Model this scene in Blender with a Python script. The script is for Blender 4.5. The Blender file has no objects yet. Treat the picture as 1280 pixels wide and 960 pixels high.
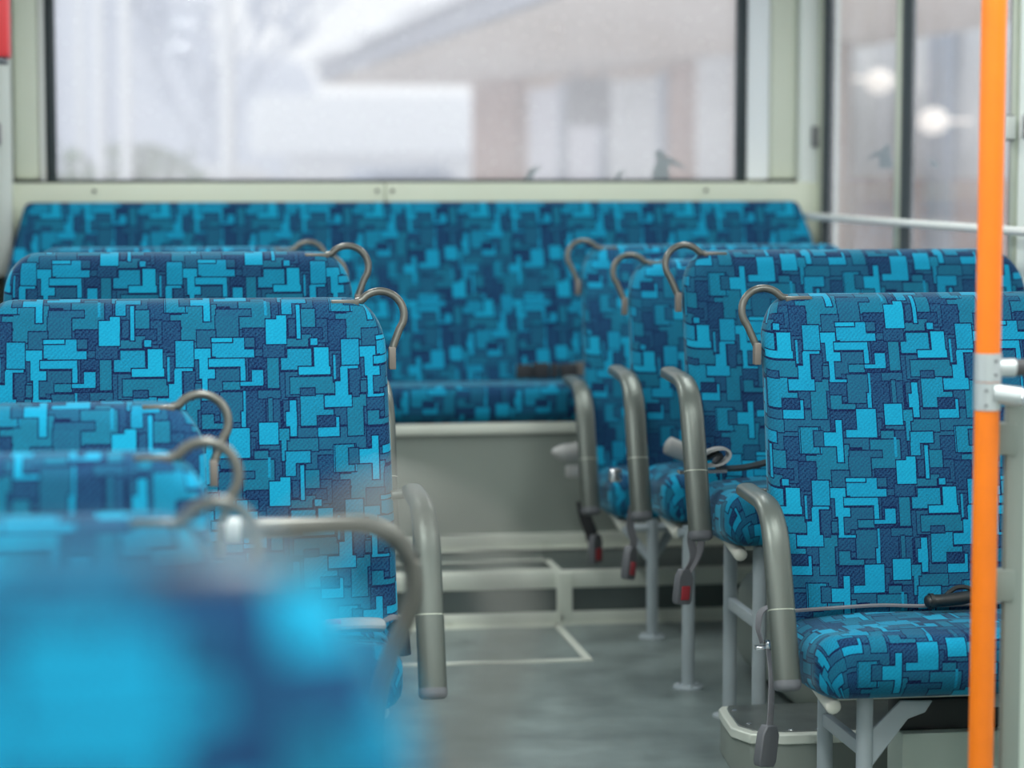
import bpy, bmesh, math, random
from mathutils import Vector, Matrix
random.seed(7)
PI = math.pi
C = bpy.context.scene.collection
scene = bpy.context.scene

# ------------------------------------------------------------------ camera
cam_d = bpy.data.cameras.new('camera')
cam = bpy.data.objects.new('camera', cam_d); C.objects.link(cam)
cam.location = (0, 0, 1.30)
yaw, pit = math.radians(8.71), math.radians(5.12)
fw = Vector((math.sin(yaw)*math.cos(pit), math.cos(yaw)*math.cos(pit), -math.sin(pit)))
cam.rotation_euler = fw.to_track_quat('-Z', 'Y').to_euler()
cam_d.sensor_width = 36; cam_d.lens = 3015/1280*36
cam_d.clip_start = 0.05; cam_d.clip_end = 500
cam_d.dof.use_dof = True; cam_d.dof.focus_distance = 4.95; cam_d.dof.aperture_fstop = 2.15
scene.camera = cam

# ------------------------------------------------------------------ light
world = bpy.data.worlds.new('overcast'); scene.world = world; world.use_nodes = True
wn = world.node_tree; wn.nodes.clear()
wo = wn.nodes.new('ShaderNodeOutputWorld'); wb = wn.nodes.new('ShaderNodeBackground')
wtc = wn.nodes.new('ShaderNodeTexCoord'); wsep = wn.nodes.new('ShaderNodeSeparateXYZ')
wr = wn.nodes.new('ShaderNodeValToRGB')
wr.color_ramp.elements[0].position = 0.35; wr.color_ramp.elements[0].color = (.84, .855, .87, 1)
wr.color_ramp.elements[1].position = 0.75; wr.color_ramp.elements[1].color = (1.0, 1.0, 1.02, 1)
wm = wn.nodes.new('ShaderNodeMath'); wm.operation = 'MULTIPLY_ADD'; wm.inputs[1].default_value = .5; wm.inputs[2].default_value = .5
wn.links.new(wtc.outputs['Generated'], wsep.inputs[0]); wn.links.new(wsep.outputs[2], wm.inputs[0])
wn.links.new(wm.outputs[0], wr.inputs[0]); wn.links.new(wr.outputs[0], wb.inputs[0]); wb.inputs[1].default_value = 1.36
wn.links.new(wb.outputs[0], wo.inputs[0])
scene.view_settings.view_transform = 'Standard'; scene.view_settings.look = 'None'
scene.view_settings.gamma = 1; scene.view_settings.use_curve_mapping = False
scene.view_settings.exposure = 0.0
scene.cycles.use_denoising = True
scene.cycles.max_bounces = 6; scene.cycles.diffuse_bounces = 3; scene.cycles.glossy_bounces = 3
scene.cycles.transparent_max_bounces = 10; scene.cycles.transmission_bounces = 4
scene.cycles.caustics_reflective = False; scene.cycles.caustics_refractive = False
scene.cycles.sample_clamp_indirect = 4.0
FILL_W = 26.0        # base power of the unseen lamps added overhead

# ------------------------------------------------------------------ helpers
def srgb(r, g, b):
    f = lambda c: (c/255/12.92) if c/255 <= .04045 else ((c/255+.055)/1.055)**2.4
    return (f(r), f(g), f(b), 1)

def mat(name, col, rough=.5, metal=0.0, bump=0, bscale=200, vary=0.0, vscale=8, spec=.5, emit=None, estr=0, sheen=0):
    m = bpy.data.materials.new(name); m.use_nodes = True
    nt = m.node_tree; b = nt.nodes['Principled BSDF']
    b.inputs['Base Color'].default_value = col; b.inputs['Roughness'].default_value = rough
    b.inputs['Metallic'].default_value = metal; b.inputs['Specular IOR Level'].default_value = spec
    tc = nt.nodes.new('ShaderNodeTexCoord')
    if sheen: b.inputs['Sheen Weight'].default_value = sheen
    if vary:
        n = nt.nodes.new('ShaderNodeTexNoise'); n.inputs['Scale'].default_value = vscale; n.inputs['Detail'].default_value = 5
        r = nt.nodes.new('ShaderNodeMixRGB'); r.blend_type = 'MULTIPLY'; r.inputs[1].default_value = col
        rp = nt.nodes.new('ShaderNodeValToRGB')
        rp.color_ramp.elements[0].position = .3; rp.color_ramp.elements[0].color = (1-vary, 1-vary, 1-vary, 1)
        rp.color_ramp.elements[1].position = .7; rp.color_ramp.elements[1].color = (1+vary*.3,)*3+(1,)
        nt.links.new(tc.outputs['Object'], n.inputs['Vector']); nt.links.new(n.outputs['Fac'], rp.inputs[0])
        r.inputs[0].default_value = 1; nt.links.new(rp.outputs[0], r.inputs[2]); nt.links.new(r.outputs[0], b.inputs['Base Color'])
    if bump:
        n2 = nt.nodes.new('ShaderNodeTexNoise'); n2.inputs['Scale'].default_value = bscale; n2.inputs['Detail'].default_value = 2
        bp = nt.nodes.new('ShaderNodeBump'); bp.inputs['Strength'].default_value = bump; bp.inputs['Distance'].default_value = .002
        nt.links.new(tc.outputs['Object'], n2.inputs['Vector']); nt.links.new(n2.outputs['Fac'], bp.inputs['Height']); nt.links.new(bp.outputs[0], b.inputs['Normal'])
    if emit:
        b.inputs['Emission Color'].default_value = emit; b.inputs['Emission Strength'].default_value = estr
    return m

# ---- the moquette: one repeat of the weave, as rectangles (x0,y0,x1,y1,tone), 0 dark .. 1 bright
RAW_A = [
 (20,470,60,640,.35),(110,640,400,760,.32),(60,765,215,1020,.3),(250,60,340,205,.5),(345,112,425,205,.3),
 (845,330,935,470,.28),(390,640,540,750,.12),(470,800,690,900,.32),(495,858,570,885,.16),(500,868,570,900,.34),
 (640,255,745,405,.12),(735,190,832,257,.2),
 (430,152,605,255,.78),(600,210,662,255,.78),(425,152,537,170,.95),
 (230,165,328,305,.74),
 (335,205,420,262,.88),(365,255,448,365,.88),(385,360,412,480,.9),(385,468,485,482,.85),(415,260,612,305,.85),(592,300,618,378,.85),
 (350,380,378,440,.4),(415,370,450,455,.3),
 (450,305,590,435,.3),(500,385,595,425,.5),(595,385,718,405,.8),(657,320,718,402,.8),(600,405,742,430,.08),
 (742,262,803,425,.5),
 (815,262,985,325,.68),(850,210,985,318,.68),(915,312,1090,350,.92),(997,208,1078,340,.92),(968,165,1003,200,.85),
 (870,365,1115,455,.48),(930,430,1000,462,.22),
 (1108,250,1145,390,.15),(1108,250,1119,380,.75),
 (232,310,325,320,.85),(232,316,271,470,.85),(205,390,271,500,.85),(138,466,295,532,.82),
 (285,322,343,485,.2),(346,395,378,455,.35),
 (935,465,1060,630,.66),(1025,542,1115,578,.62),
 (1125,588,1150,688,.82),(1035,637,1150,688,.84),
 (300,486,365,690,.5),(280,535,365,690,.5),(345,470,385,530,.48),
 (385,480,490,560,.18),(392,558,455,637,.48),(450,605,535,637,.48),
 (490,440,610,597,.34),(615,432,626,550,.75),(608,548,630,628,.8),
 (633,435,737,650,.14),(695,432,815,475,.3),(755,478,775,600,.38),
 (820,487,877,637,.03),(838,490,877,600,.25),(875,487,910,685,.86),(855,555,912,630,.86),(920,630,1030,690,.3),
 (545,637,658,790,.84),(482,755,660,792,.86),(708,606,812,725,.88),
 (860,697,1035,765,.42),(820,642,872,702,.62),(836,702,862,815,.65),(862,767,995,830,.72),(862,825,916,900,.72),
 (210,740,330,882,.72),(330,840,338,882,.72),
 (1045,797,1165,965,.16),(1138,740,1240,885,.6),
 (660,690,690,790,.2),(697,695,714,820,.1),(715,735,822,757,.3),
 (692,757,765,960,.45),(775,762,840,922,.18),(765,797,778,905,.75),
 (340,845,428,900,.5),(250,895,425,960,.5),
]
RAW_C = [(340,768,428,840,.88),(425,697,460,930,.88)]
RAW_B = [
 (310,-30,500,110,.5),(395,60,500,110,.5),(310,105,396,170,.5),(625,-60,800,105,.48),
 (500,38,625,155,.34),(500,5,690,38,.3),(195,65,305,222,.14),(140,60,200,180,.2),
 (400,112,500,218,.3),(655,108,772,212,.12),(662,158,717,216,.3),
 (780,60,890,190,.92),(838,38,890,120,.92),(948,-28,968,160,.86),(905,60,940,150,.2),(960,5,1050,105,.5),
 (968,108,1092,162,.14),(890,163,1030,207,.42),(948,140,1030,163,.42),(1030,165,1066,200,.8),(770,192,885,258,.18),
]
RECTS = []
for x0, y0, x1, y1, t in RAW_A:
    s = .063*((y0+y1)/2-150)
    RECTS.append(((x0-s)/919, (y0-150)/873, (x1-s)/919, (y1-150)/873, t))
for x0, y0, x1, y1, t in RAW_B:
    s = .063*((y0+y1)/2+718)
    RECTS.append(((x0-s)/919, (y0+718)/873, (x1-s)/919, (y1+718)/873, t))
for x0, y0, x1, y1, t in RAW_C:
    s = .063*((y0+y1)/2-150)
    RECTS.append(((x0-s)/919, (y0-150)/873, (x1-s)/919, (y1-150)/873, t))
TOP_A = [(1030, 580, 1125, 635, .1), (295, 762, 345, 842, .3), (983, 205, 997, 310, .0), (450, 305, 590, 312, 0), (500, 425, 740, 434, 0), (498, 856, 570, 862, 0), (470, 796, 600, 802, 0), (930, 430, 1005, 460, .2)]
RECTS = [r for r in RECTS if r[4] < .6] + [r for r in RECTS if r[4] >= .6]
for x0, y0, x1, y1, t in TOP_A:
    s = .063*((y0+y1)/2-150)
    RECTS.append(((x0-s)/919, (y0-150)/873, (x1-s)/919, (y1-150)/873, t))
NU, NV = 512, 126
BASE_T = .22
grid = [[BASE_T]*NU for _ in range(NV)]
owner = [[-1]*NU for _ in range(NV)]
def paint(u0, v0, u1, v1, t, own, line=False):
    for j in range(math.floor(v0*NV+.5), max(math.floor(v1*NV+.5), math.floor(v0*NV+.5)+1)):
        row = grid[j % NV]; orow = owner[j % NV]
        for i in range(math.floor(u0*NU), math.ceil(u1*NU)):
            if line and orow[i % NU] == own: continue      # no line inside one L or T shaped patch
            row[i % NU] = t
            if not line: orow[i % NU] = own
LU, LV = 3.5/NU, 1.25/NV
shape = 0; prev = None
for u0, v0, u1, v1, t in RECTS:
    if prev is None or abs(prev[4]-t) > .055 or u0 > prev[2]+.02 or u1 < prev[0]-.02 or v0 > prev[3]+.02 or v1 < prev[1]-.02: shape += 1
    prev = (u0, v0, u1, v1, t)
    if t > .05 and (u1-u0) > .02:
        paint(u0-LU, v0-LV, u1+LU, v1+LV, 0.0, shape, True)
    paint(u0, v0, u1, v1, t, shape)

def moquette():
    m = bpy.data.materials.new('blue patchwork moquette'); m.use_nodes = True
    nt = m.node_tree; N, L = nt.nodes, nt.links
    b = N['Principled BSDF']
    uv = N.new('ShaderNodeUVMap'); uv.uv_map = 'UVMap'
    sep = N.new('ShaderNodeSeparateXYZ'); L.new(uv.outputs[0], sep.inputs[0])
    def math_(op, a, b_=None, c=None):
        n = N.new('ShaderNodeMath'); n.operation = op
        for k, v in enumerate((a, b_, c)):
            if v is None: continue
            if isinstance(v, (int, float)): n.inputs[k].default_value = v
            else: L.new(v, n.inputs[k])
        return n.outputs[0]
    u = math_('FRACT', sep.outputs[0]); v = math_('FRACT', sep.outputs[1])
    u2 = math_('MULTIPLY', u, 4.0); uf = math_('FRACT', u2); q1 = math_('GREATER_THAN', u, .25); q2 = math_('GREATER_THAN', u, .5); q3 = math_('GREATER_THAN', u, .75)
    vr = math_('MULTIPLY', v, float(NV)); vrow = math_('FLOOR', vr)
    vg = math_('DIVIDE', vrow, 3.0); grp = math_('FLOOR', vg); sub = math_('SUBTRACT', vrow, math_('MULTIPLY', grp, 3.0))
    masks = []
    for k in range(3):
        c = N.new('ShaderNodeMath'); c.operation = 'COMPARE'; L.new(sub, c.inputs[0]); c.inputs[1].default_value = k; c.inputs[2].default_value = .4
        masks.append(c.outputs[0])
    # the lookup is split into small node groups, a few bands of the weave in each
    def bands(gs):
        ng = bpy.data.node_groups.new('moquette bands', 'ShaderNodeTree')
        for nm in ('u', 'q1', 'q2', 'q3', 'band', 'm0', 'm1', 'm2'): ng.interface.new_socket(nm, in_out='INPUT', socket_type='NodeSocketFloat')
        ng.interface.new_socket('tone', in_out='OUTPUT', socket_type='NodeSocketFloat')
        n_, l_ = ng.nodes, ng.links
        gi = n_.new('NodeGroupInput'); go = n_.new('NodeGroupOutput')
        def mt(op, *args):
            n = n_.new('ShaderNodeMath'); n.operation = op
            for k, v in enumerate(args):
                if isinstance(v, (int, float)): n.inputs[k].default_value = v
                else: l_.new(v, n.inputs[k])
            return n.outputs[0]
        acc = None
        for g in gs:
            rows = [grid[3*g+k] for k in range(3)]
            cur = None
            for h in range(4):
                segs = []
                for i in range(256):
                    c = tuple(rows[k][h*128+i//2] for k in range(3))
                    if not segs or segs[-1][1] != c: segs.append([i, c])
                while len(segs) > 31:
                    ln, i_ = min(((segs[i+1][0] if i+1 < len(segs) else 256)-segs[i][0], i) for i in range(1, len(segs))); del segs[i_]
                r = n_.new('ShaderNodeValToRGB'); cr = r.color_ramp; cr.interpolation = 'CONSTANT'
                while len(cr.elements) > 1: cr.elements.remove(cr.elements[-1])
                cr.elements[0].position = 0; cr.elements[0].color = (*segs[0][1], 1)
                for p, c in segs[1:]:
                    e = cr.elements.new(min(p/255-.0005, 1)); e.color = (*c, 1)
                l_.new(gi.outputs[0], r.inputs[0])
                if cur is None: cur = r.outputs[0]; continue
                mx = n_.new('ShaderNodeMix'); mx.data_type = 'RGBA'
                l_.new(gi.outputs[h], mx.inputs[0]); l_.new(cur, mx.inputs[6]); l_.new(r.outputs[0], mx.inputs[7]); cur = mx.outputs[2]
            sc_ = n_.new('ShaderNodeSeparateColor'); l_.new(cur, sc_.inputs[0])
            d = mt('MULTIPLY', sc_.outputs[0], gi.outputs[5])
            d = mt('MULTIPLY_ADD', sc_.outputs[1], gi.outputs[6], d); d = mt('MULTIPLY_ADD', sc_.outputs[2], gi.outputs[7], d)
            c = mt('COMPARE', gi.outputs[4], float(g), .4)
            acc = mt('MULTIPLY', d, c) if acc is None else mt('MULTIPLY_ADD', d, c, acc)
        l_.new(acc, go.inputs[0]); return ng
    acc = None
    for g0 in range(0, NV//3, 6):
        gn = N.new('ShaderNodeGroup'); gn.node_tree = bands(range(g0, min(g0+6, NV//3)))
        for k, o_ in enumerate((uf, q1, q2, q3, grp, masks[0], masks[1], masks[2])): L.new(o_, gn.inputs[k])
        acc = gn.outputs[0] if acc is None else math_('ADD', acc, gn.outputs[0])
    # woven grain: fine diagonal ribs and loose speckle
    mp = N.new('ShaderNodeMapping'); mp.inputs['Scale'].default_value = (62, 62, 1); mp.inputs['Rotation'].default_value = (0, 0, .0)
    L.new(uv.outputs[0], mp.inputs[0])
    wv = N.new('ShaderNodeTexWave'); wv.wave_type = 'BANDS'; wv.bands_direction = 'DIAGONAL'; wv.inputs['Scale'].default_value = .34
    wv.inputs['Distortion'].default_value = 1.5; wv.inputs['Detail'].default_value = 1
    L.new(mp.outputs[0], wv.inputs['Vector'])
    ns = N.new('ShaderNodeTexNoise'); ns.inputs['Scale'].default_value = 1.6; ns.inputs['Detail'].default_value = 3
    L.new(mp.outputs[0], ns.inputs['Vector'])
    ns2 = N.new('ShaderNodeTexNoise'); ns2.inputs['Scale'].default_value = 9; ns2.inputs['Detail'].default_value = 3
    L.new(uv.outputs[0], ns2.inputs['Vector'])
    g1 = math_('MULTIPLY_ADD', wv.outputs['Fac'], .10, -.05)
    g2 = math_('MULTIPLY_ADD', ns.outputs['Fac'], .62, -.31)
    g3 = math_('MULTIPLY_ADD', ns2.outputs['Fac'], .12, -.06)
    val = math_('ADD', math_('ADD', math_('ADD', acc, g1), g2), g3)
    cr = N.new('ShaderNodeValToRGB'); e = cr.color_ramp.elements
    e[0].position = 0; e[0].color = FAB[0]
    e[1].position = 1; e[1].color = FAB[4]
    for p, c in ((.15, FAB[1]), (.32, FAB[2]), (.55, FAB[3]), (.8, FAB[5])):
        q = e.new(p); q.color = c
    L.new(val, cr.inputs[0]); L.new(cr.outputs[0], b.inputs['Base Color'])
    b.inputs['Roughness'].default_value = .9; b.inputs['Specular IOR Level'].default_value = .15
    b.inputs['Sheen Weight'].default_value = .25; b.inputs['Sheen Roughness'].default_value = .35; b.inputs['Sheen Tint'].default_value = (.6, .95, 1, 1)
    bp = N.new('ShaderNodeBump'); bp.inputs['Strength'].default_value = .25; bp.inputs['Distance'].default_value = .001
    L.new(ns.outputs['Fac'], bp.inputs['Height']); L.new(bp.outputs[0], b.inputs['Normal'])
    return m
#        lines               navy                slate               teal                bright              light teal
FAB = (srgb(13, 26, 66), srgb(28, 67, 104), srgb(28, 88, 118), srgb(22, 110, 138), srgb(22, 157, 192), srgb(20, 138, 176))
M_FAB = moquette()
M_SHELL = mat('seat shell grey plastic', srgb(120, 122, 122), .5)
M_ARM = mat('armrest metallic grey', srgb(104, 110, 104), .36, .45, .1, 900)
M_LOOP = mat('grab loop bronze grey', srgb(98, 98, 92), .35, .4)
M_LOOPB = mat('grab loop bracket', srgb(122, 114, 106), .5, .1)
M_LEG = mat('seat frame light grey paint', srgb(168, 178, 182), .4, 0, vary=.1)
M_TUBE = mat('cream frame tube', srgb(212, 212, 200), .4)
M_STRAP = mat('belt webbing grey', srgb(120, 120, 124), .8, 0, .4, 900)
M_STRAPD = mat('belt webbing dark', srgb(52, 52, 54), .8, 0, .4, 900)
M_BUCK = mat('buckle grey plastic', srgb(98, 100, 104), .5)
M_BUCKL = mat('buckle light grey plastic', srgb(165, 165, 162), .4)
M_BLACK = mat('black plastic', srgb(34, 36, 36), .45)
M_BUCKD = mat('dark grey rail coating', srgb(70, 70, 72), .45)
M_RED = mat('red plastic', srgb(214, 62, 66), .4)
M_RBTN = mat('release button dull red', srgb(165, 52, 60), .5)
M_CHROME = mat('polished metal', srgb(215, 218, 222), .18, .9)
M_ALU = mat('aluminium trim', srgb(222, 226, 214), .42, .15, vary=.08, vscale=5)
M_LID = mat('worn metal lid', srgb(128, 134, 130), .3, .5, .3, 300, vary=.3, vscale=14)
M_FLOOR = mat('floor vinyl', srgb(128, 140, 138), .3, 0, .5, 260, vary=.34, vscale=7)
M_FLOORD = mat('step vinyl', srgb(84, 94, 92), .4, 0, .3, 500, vary=.25, vscale=4)
M_RISER = mat('grey wall panel', srgb(140, 148, 140), .5, 0, vary=.12, vscale=2)
M_WALL = mat('cream interior panel', srgb(222, 228, 206), .5, vary=.05, vscale=2)
M_WALLL = mat('pale interior panel', srgb(230, 236, 230), .45)
M_WALLG = mat('grey green pillar panel', srgb(216, 222, 204), .5, vary=.06, vscale=2)
M_CEIL = mat('ceiling panel', srgb(228, 230, 226), .6)
M_GASK = mat('window rubber', srgb(44, 56, 60), .5)
M_FRAME = mat('anodised window frame', srgb(186, 192, 176), .4, .2)
M_ORANGE = mat('orange pole coating', srgb(246, 124, 14), .38, vary=.06, vscale=20)
M_REV = mat('light-whitened corner reveal', srgb(246, 250, 252), .4)  # light coming through the corner is put into this white
M_PART = mat('partition panel laminate', srgb(198, 210, 198), .45)
M_CHAN = mat('partition channel', srgb(136, 146, 138), .5)
M_CAST = mat('cast fitting', srgb(196, 202, 202), .35, .55)

def glass(name, dirt=.35, tint=(.95, .965, .97)):
    m = bpy.data.materials.new(name); m.use_nodes = True
    nt = m.node_tree; N, L = nt.nodes, nt.links; N.clear()
    o = N.new('ShaderNodeOutputMaterial'); t = N.new('ShaderNodeBsdfTransparent'); t.inputs[0].default_value = (*tint, 1)
    tl = N.new('ShaderNodeBsdfTranslucent'); tl.inputs[0].default_value = (.93, .94, .96, 1)
    df = N.new('ShaderNodeBsdfGlossy'); df.inputs['Roughness'].default_value = .03
    mx = N.new('ShaderNodeMixShader'); mx2 = N.new('ShaderNodeMixShader'); fr = N.new('ShaderNodeFresnel'); fr.inputs[0].default_value = 1.45
    tc = N.new('ShaderNodeTexCoord')
    ns = N.new('ShaderNodeTexNoise'); ns.inputs['Scale'].default_value = 3; ns.inputs['Detail'].default_value = 4
    vo = N.new('ShaderNodeTexVoronoi'); vo.inputs['Scale'].default_value = 42
    lt = N.new('ShaderNodeMath'); lt.operation = 'LESS_THAN'; lt.inputs[1].default_value = .13
    L.new(tc.outputs['Object'], ns.inputs['Vector']); L.new(tc.outputs['Object'], vo.inputs['Vector']); L.new(vo.outputs['Distance'], lt.inputs[0])
    a = N.new('ShaderNodeMath'); a.operation = 'MULTIPLY_ADD'; a.inputs[1].default_value = .24; a.inputs[2].default_value = dirt-.12
    L.new(ns.outputs['Fac'], a.inputs[0])
    b2 = N.new('ShaderNodeMath'); b2.operation = 'MULTIPLY_ADD'; b2.inputs[1].default_value = .22
    L.new(lt.outputs[0], b2.inputs[0]); L.new(a.outputs[0], b2.inputs[2])
    L.new(b2.outputs[0], mx.inputs[0]); L.new(t.outputs[0], mx.inputs[1]); L.new(tl.outputs[0], mx.inputs[2])
    fm = N.new('ShaderNodeMath'); fm.operation = 'MULTIPLY'; fm.inputs[1].default_value = .12; L.new(fr.outputs[0], fm.inputs[0])
    L.new(fm.outputs[0], mx2.inputs[0]); L.new(mx.outputs[0], mx2.inputs[1]); L.new(df.outputs[0], mx2.inputs[2])
    L.new(mx2.outputs[0], o.inputs[0])
    return m
M_GLASS = glass('rear window glass with rain film', .30)
M_GLASS2 = glass('side window glass', .17)

# ---- geometry
def box(bm, x0, x1, y0, y1, z0, z1, bev=0, seg=2, M=None):
    r = bmesh.ops.create_cube(bm, size=1)
    vs = r['verts']
    for v in vs:
        v.co = Vector((x0+(v.co.x+.5)*(x1-x0), y0+(v.co.y+.5)*(y1-y0), z0+(v.co.z+.5)*(z1-z0)))
    if bev:
        es = list({e for v in vs for e in v.link_edges})
        rb = bmesh.ops.bevel(bm, geom=es, offset=bev, segments=seg, affect='EDGES', profile=.5)
        vs = list({v for f in rb['faces'] for v in f.verts} | {v for v in vs if v.is_valid})
    if M is not None:
        for v in vs: v.co = M @ v.co
    return vs

def smooth_path(pts, n=8):
    pts = [Vector(p) for p in pts]
    P = [pts[0]*2-pts[1]] + pts + [pts[-1]*2-pts[-2]]
    out = []
    for i in range(1, len(P)-2):
        p0, p1, p2, p3 = P[i-1:i+3]
        for k in range(n):
            t = k/n
            out.append(.5*((2*p1)+(p2-p0)*t+(2*p0-5*p1+4*p2-p3)*t*t+(3*p1-p0-3*p2+p3)*t**3))
    out.append(pts[-1]); return out

def fillet(pts, r, n=6):
    pts = [Vector(p) for p in pts]; out = [pts[0]]
    for i in range(1, len(pts)-1):
        a, b, c = pts[i-1], pts[i], pts[i+1]
        rr = r if not isinstance(r, (list, tuple)) else r[i-1]
        d1, d2 = (a-b).normalized(), (c-b).normalized()
        p, q = b+d1*rr, b+d2*rr
        for k in range(n+1):
            t = k/n; out.append((1-t)**2*p+2*t*(1-t)*b+t*t*q)
    out.append(pts[-1]); return out

def tube(bm, pts, ra, rb=None, side=None, n=14, cap_round=0, taper=None, sq=1.0):
    """sweep an ellipse (ra across 'side', rb the other way) along pts"""
    pts = [Vector(p) for p in pts]; rb = rb or ra
    if cap_round:
        d0 = (pts[0]-pts[1]).normalized(); d1 = (pts[-1]-pts[-2]).normalized()
        R = cap_round
        pre = [(pts[0]+d0*R*math.sin(a), math.cos(a)) for a in (1.45, 1.1, .7, .35)]
        post = [(pts[-1]+d1*R*math.sin(a), math.cos(a)) for a in (.35, .7, 1.1, 1.45)]
        seq = pre+[(p, 1) for p in pts]+post
    else: seq = [(p, 1) for p in pts]
    rings = []; prev = None
    for i, (p, s) in enumerate(seq):
        a = seq[max(i-1, 0)][0]; b = seq[min(i+1, len(seq)-1)][0]
        t = (b-a).normalized()
        if prev is None:
            w = Vector(side) if side is not None else (Vector((0, 0, 1)) if abs(t.z) < .9 else Vector((1, 0, 0)))
        else: w = Vector(side) if side is not None else prev
        w = (w-t*w.dot(t)).normalized(); prev = w; v2 = t.cross(w)
        tp = taper(i/(len(seq)-1)) if taper else 1
        f = lambda c: math.copysign(abs(c)**sq, c)
        rings.append([bm.verts.new(p+(w*ra*f(math.cos(2*PI*k/n))+v2*rb*f(math.sin(2*PI*k/n)))*s*tp) for k in range(n)])
    for r0, r1 in zip(rings, rings[1:]):
        for k in range(n): bm.faces.new((r0[k], r0[(k+1) % n], r1[(k+1) % n], r1[k]))
    bm.faces.new(rings[0][::-1]); bm.faces.new(rings[-1])

def ribbon(bm, pts, w, t, side):
    """flat strap"""
    pts = [Vector(p) for p in pts]; rings = []
    for i, p in enumerate(pts):
        tg = (pts[min(i+1, len(pts)-1)]-pts[max(i-1, 0)]).normalized()
        s = Vector(side[i] if isinstance(side, list) else side); s = (s-tg*s.dot(tg)).normalized(); u = tg.cross(s)
        rings.append([bm.verts.new(p+s*a*w/2+u*b*t/2) for a, b in ((-1, -1), (1, -1), (1, 1), (-1, 1))])
    for r0, r1 in zip(rings, rings[1:]):
        for k in range(4): bm.faces.new((r0[k], r0[(k+1) % 4], r1[(k+1) % 4], r1[k]))
    bm.faces.new(rings[0][::-1]); bm.faces.new(rings[-1])

def prism(bm, poly, axis, a0, a1):
    """extrude a polygon: axis 'x': poly=(y,z); 'y': (x,z); 'z': (x,y)"""
    def mk(p, a): return {'x': (a, p[0], p[1]), 'y': (p[0], a, p[1]), 'z': (p[0], p[1], a)}[axis]
    A = [bm.verts.new(mk(p, a0)) for p in poly]; B = [bm.verts.new(mk(p, a1)) for p in poly]
    n = len(poly)
    bm.faces.new(A); bm.faces.new(B[::-1])
    for i in range(n): bm.faces.new((A[i], B[i], B[(i+1) % n], A[(i+1) % n]))

def disc(bm, c, r, h, axis='z', n=12):
    c = Vector(c); ax = {'x': Vector((1, 0, 0)), 'y': Vector((0, 1, 0)), 'z': Vector((0, 0, 1))}[axis]
    tube(bm, [c, c+ax*h*.6, c+ax*h], r, n=n, taper=lambda t: 1 if t < .9 else .7)

def obj(name, bm, m, parent=None, smooth=True, angle=40, bevel=0):
    bmesh.ops.recalc_face_normals(bm, faces=bm.faces[:])
    me = bpy.data.meshes.new(name); bm.to_mesh(me); bm.free()
    me.materials.append(m)
    if smooth:
        for p in me.polygons: p.use_smooth = True
        me.set_sharp_from_angle(angle=math.radians(angle))
    o = bpy.data.objects.new(name, me); C.objects.link(o)
    if parent is not None:
        o.parent = parent
        w = parent
        off = Vector((0, 0, 0))
        while w is not None: off += w.location; w = w.parent
        me.transform(Matrix.Translation(-off))      # meshes are written in bus coordinates
    if bevel:
        md = o.modifiers.new('edges', 'BEVEL'); md.width = bevel; md.segments = 2; md.limit_method = 'ANGLE'
    return o
def thing(name, label, cat, loc, group=None):
    o = bpy.data.objects.new(name, None); C.objects.link(o); o.location = loc; o.empty_display_size = .1
    o['label'] = label; o['category'] = cat
    if group: o['group'] = group
    return o
def tag(o, label, cat, group=None):
    o['label'] = label; o['category'] = cat
    if group: o['group'] = group
    return o
def struct(name, bm, m, **k):
    o = obj(name, bm, m, None, **k); o['kind'] = 'structure'; return o
def bxobj(name, b, m, parent=None, bev=0, **k):
    bm = bmesh.new(); box(bm, *b, bev=bev); return obj(name, bm, m, parent, **k)
def recenter(o):
    """put a lone mesh's origin at its base"""
    me = o.data; xs = [v.co.x for v in me.vertices]; ys = [v.co.y for v in me.vertices]; zs = [v.co.z for v in me.vertices]
    c = Vector(((min(xs)+max(xs))/2, (min(ys)+max(ys))/2, min(zs)))
    me.transform(Matrix.Translation(-c)); o.location = c; return o

# ------------------------------------------------------------------ the bus body
XL, XR, YR, YF, ZC = -.47, 2.27, 8.05, -4.2, 2.25
STEP_Y, PZ, RIS_Y = 6.71, .15, 7.15
bm = bmesh.new(); box(bm, XL-.06, XR+.06, YF, STEP_Y+.3, -.05, 0); struct('floor', bm, M_FLOOR, smooth=False)
bm = bmesh.new(); box(bm, XL, XR, STEP_Y, YR, -.02, PZ-.004); struct('trim_1', bm, M_FLOORD, smooth=False)      # raised rear platform
bm = bmesh.new(); box(bm, XL-.06, XR+.06, YF, YR+.06, ZC, ZC+.05); struct('ceiling', bm, M_CEIL, smooth=False)

def wall_x(name, x0, x1, zs, zt, spans, m):
    """side wall with window openings; spans = [(y0,y1)] openings"""
    bm = bmesh.new()
    box(bm, x0, x1, YF, YR+.06, -.05, zs); box(bm, x0, x1, YF, YR+.06, zt, ZC)
    y = YF
    for a, b in spans:
        box(bm, x0, x1, y, a, zs, zt); y = b
    box(bm, x0, x1, y, YR+.06, zs, zt)
    return struct(name, bm, m, smooth=False)
RSP = [(-3.8, -2.1), (-1.9, -.2), (0.0, 1.9), (2.05, 3.95), (4.1, 5.93), (6.08, 7.92)]
LSP = [(-3.8, -2.1), (-1.9, -.2), (0.0, 1.9), (2.05, 3.95), (4.1, 5.93), (6.1, 7.80)]
wall_x('wall_right', XR, XR+.06, .78, 2.02, RSP, M_WALLL)
wall_x('wall_left', XL-.06, XL, .78, 2.02, LSP, M_WALLL)
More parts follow.
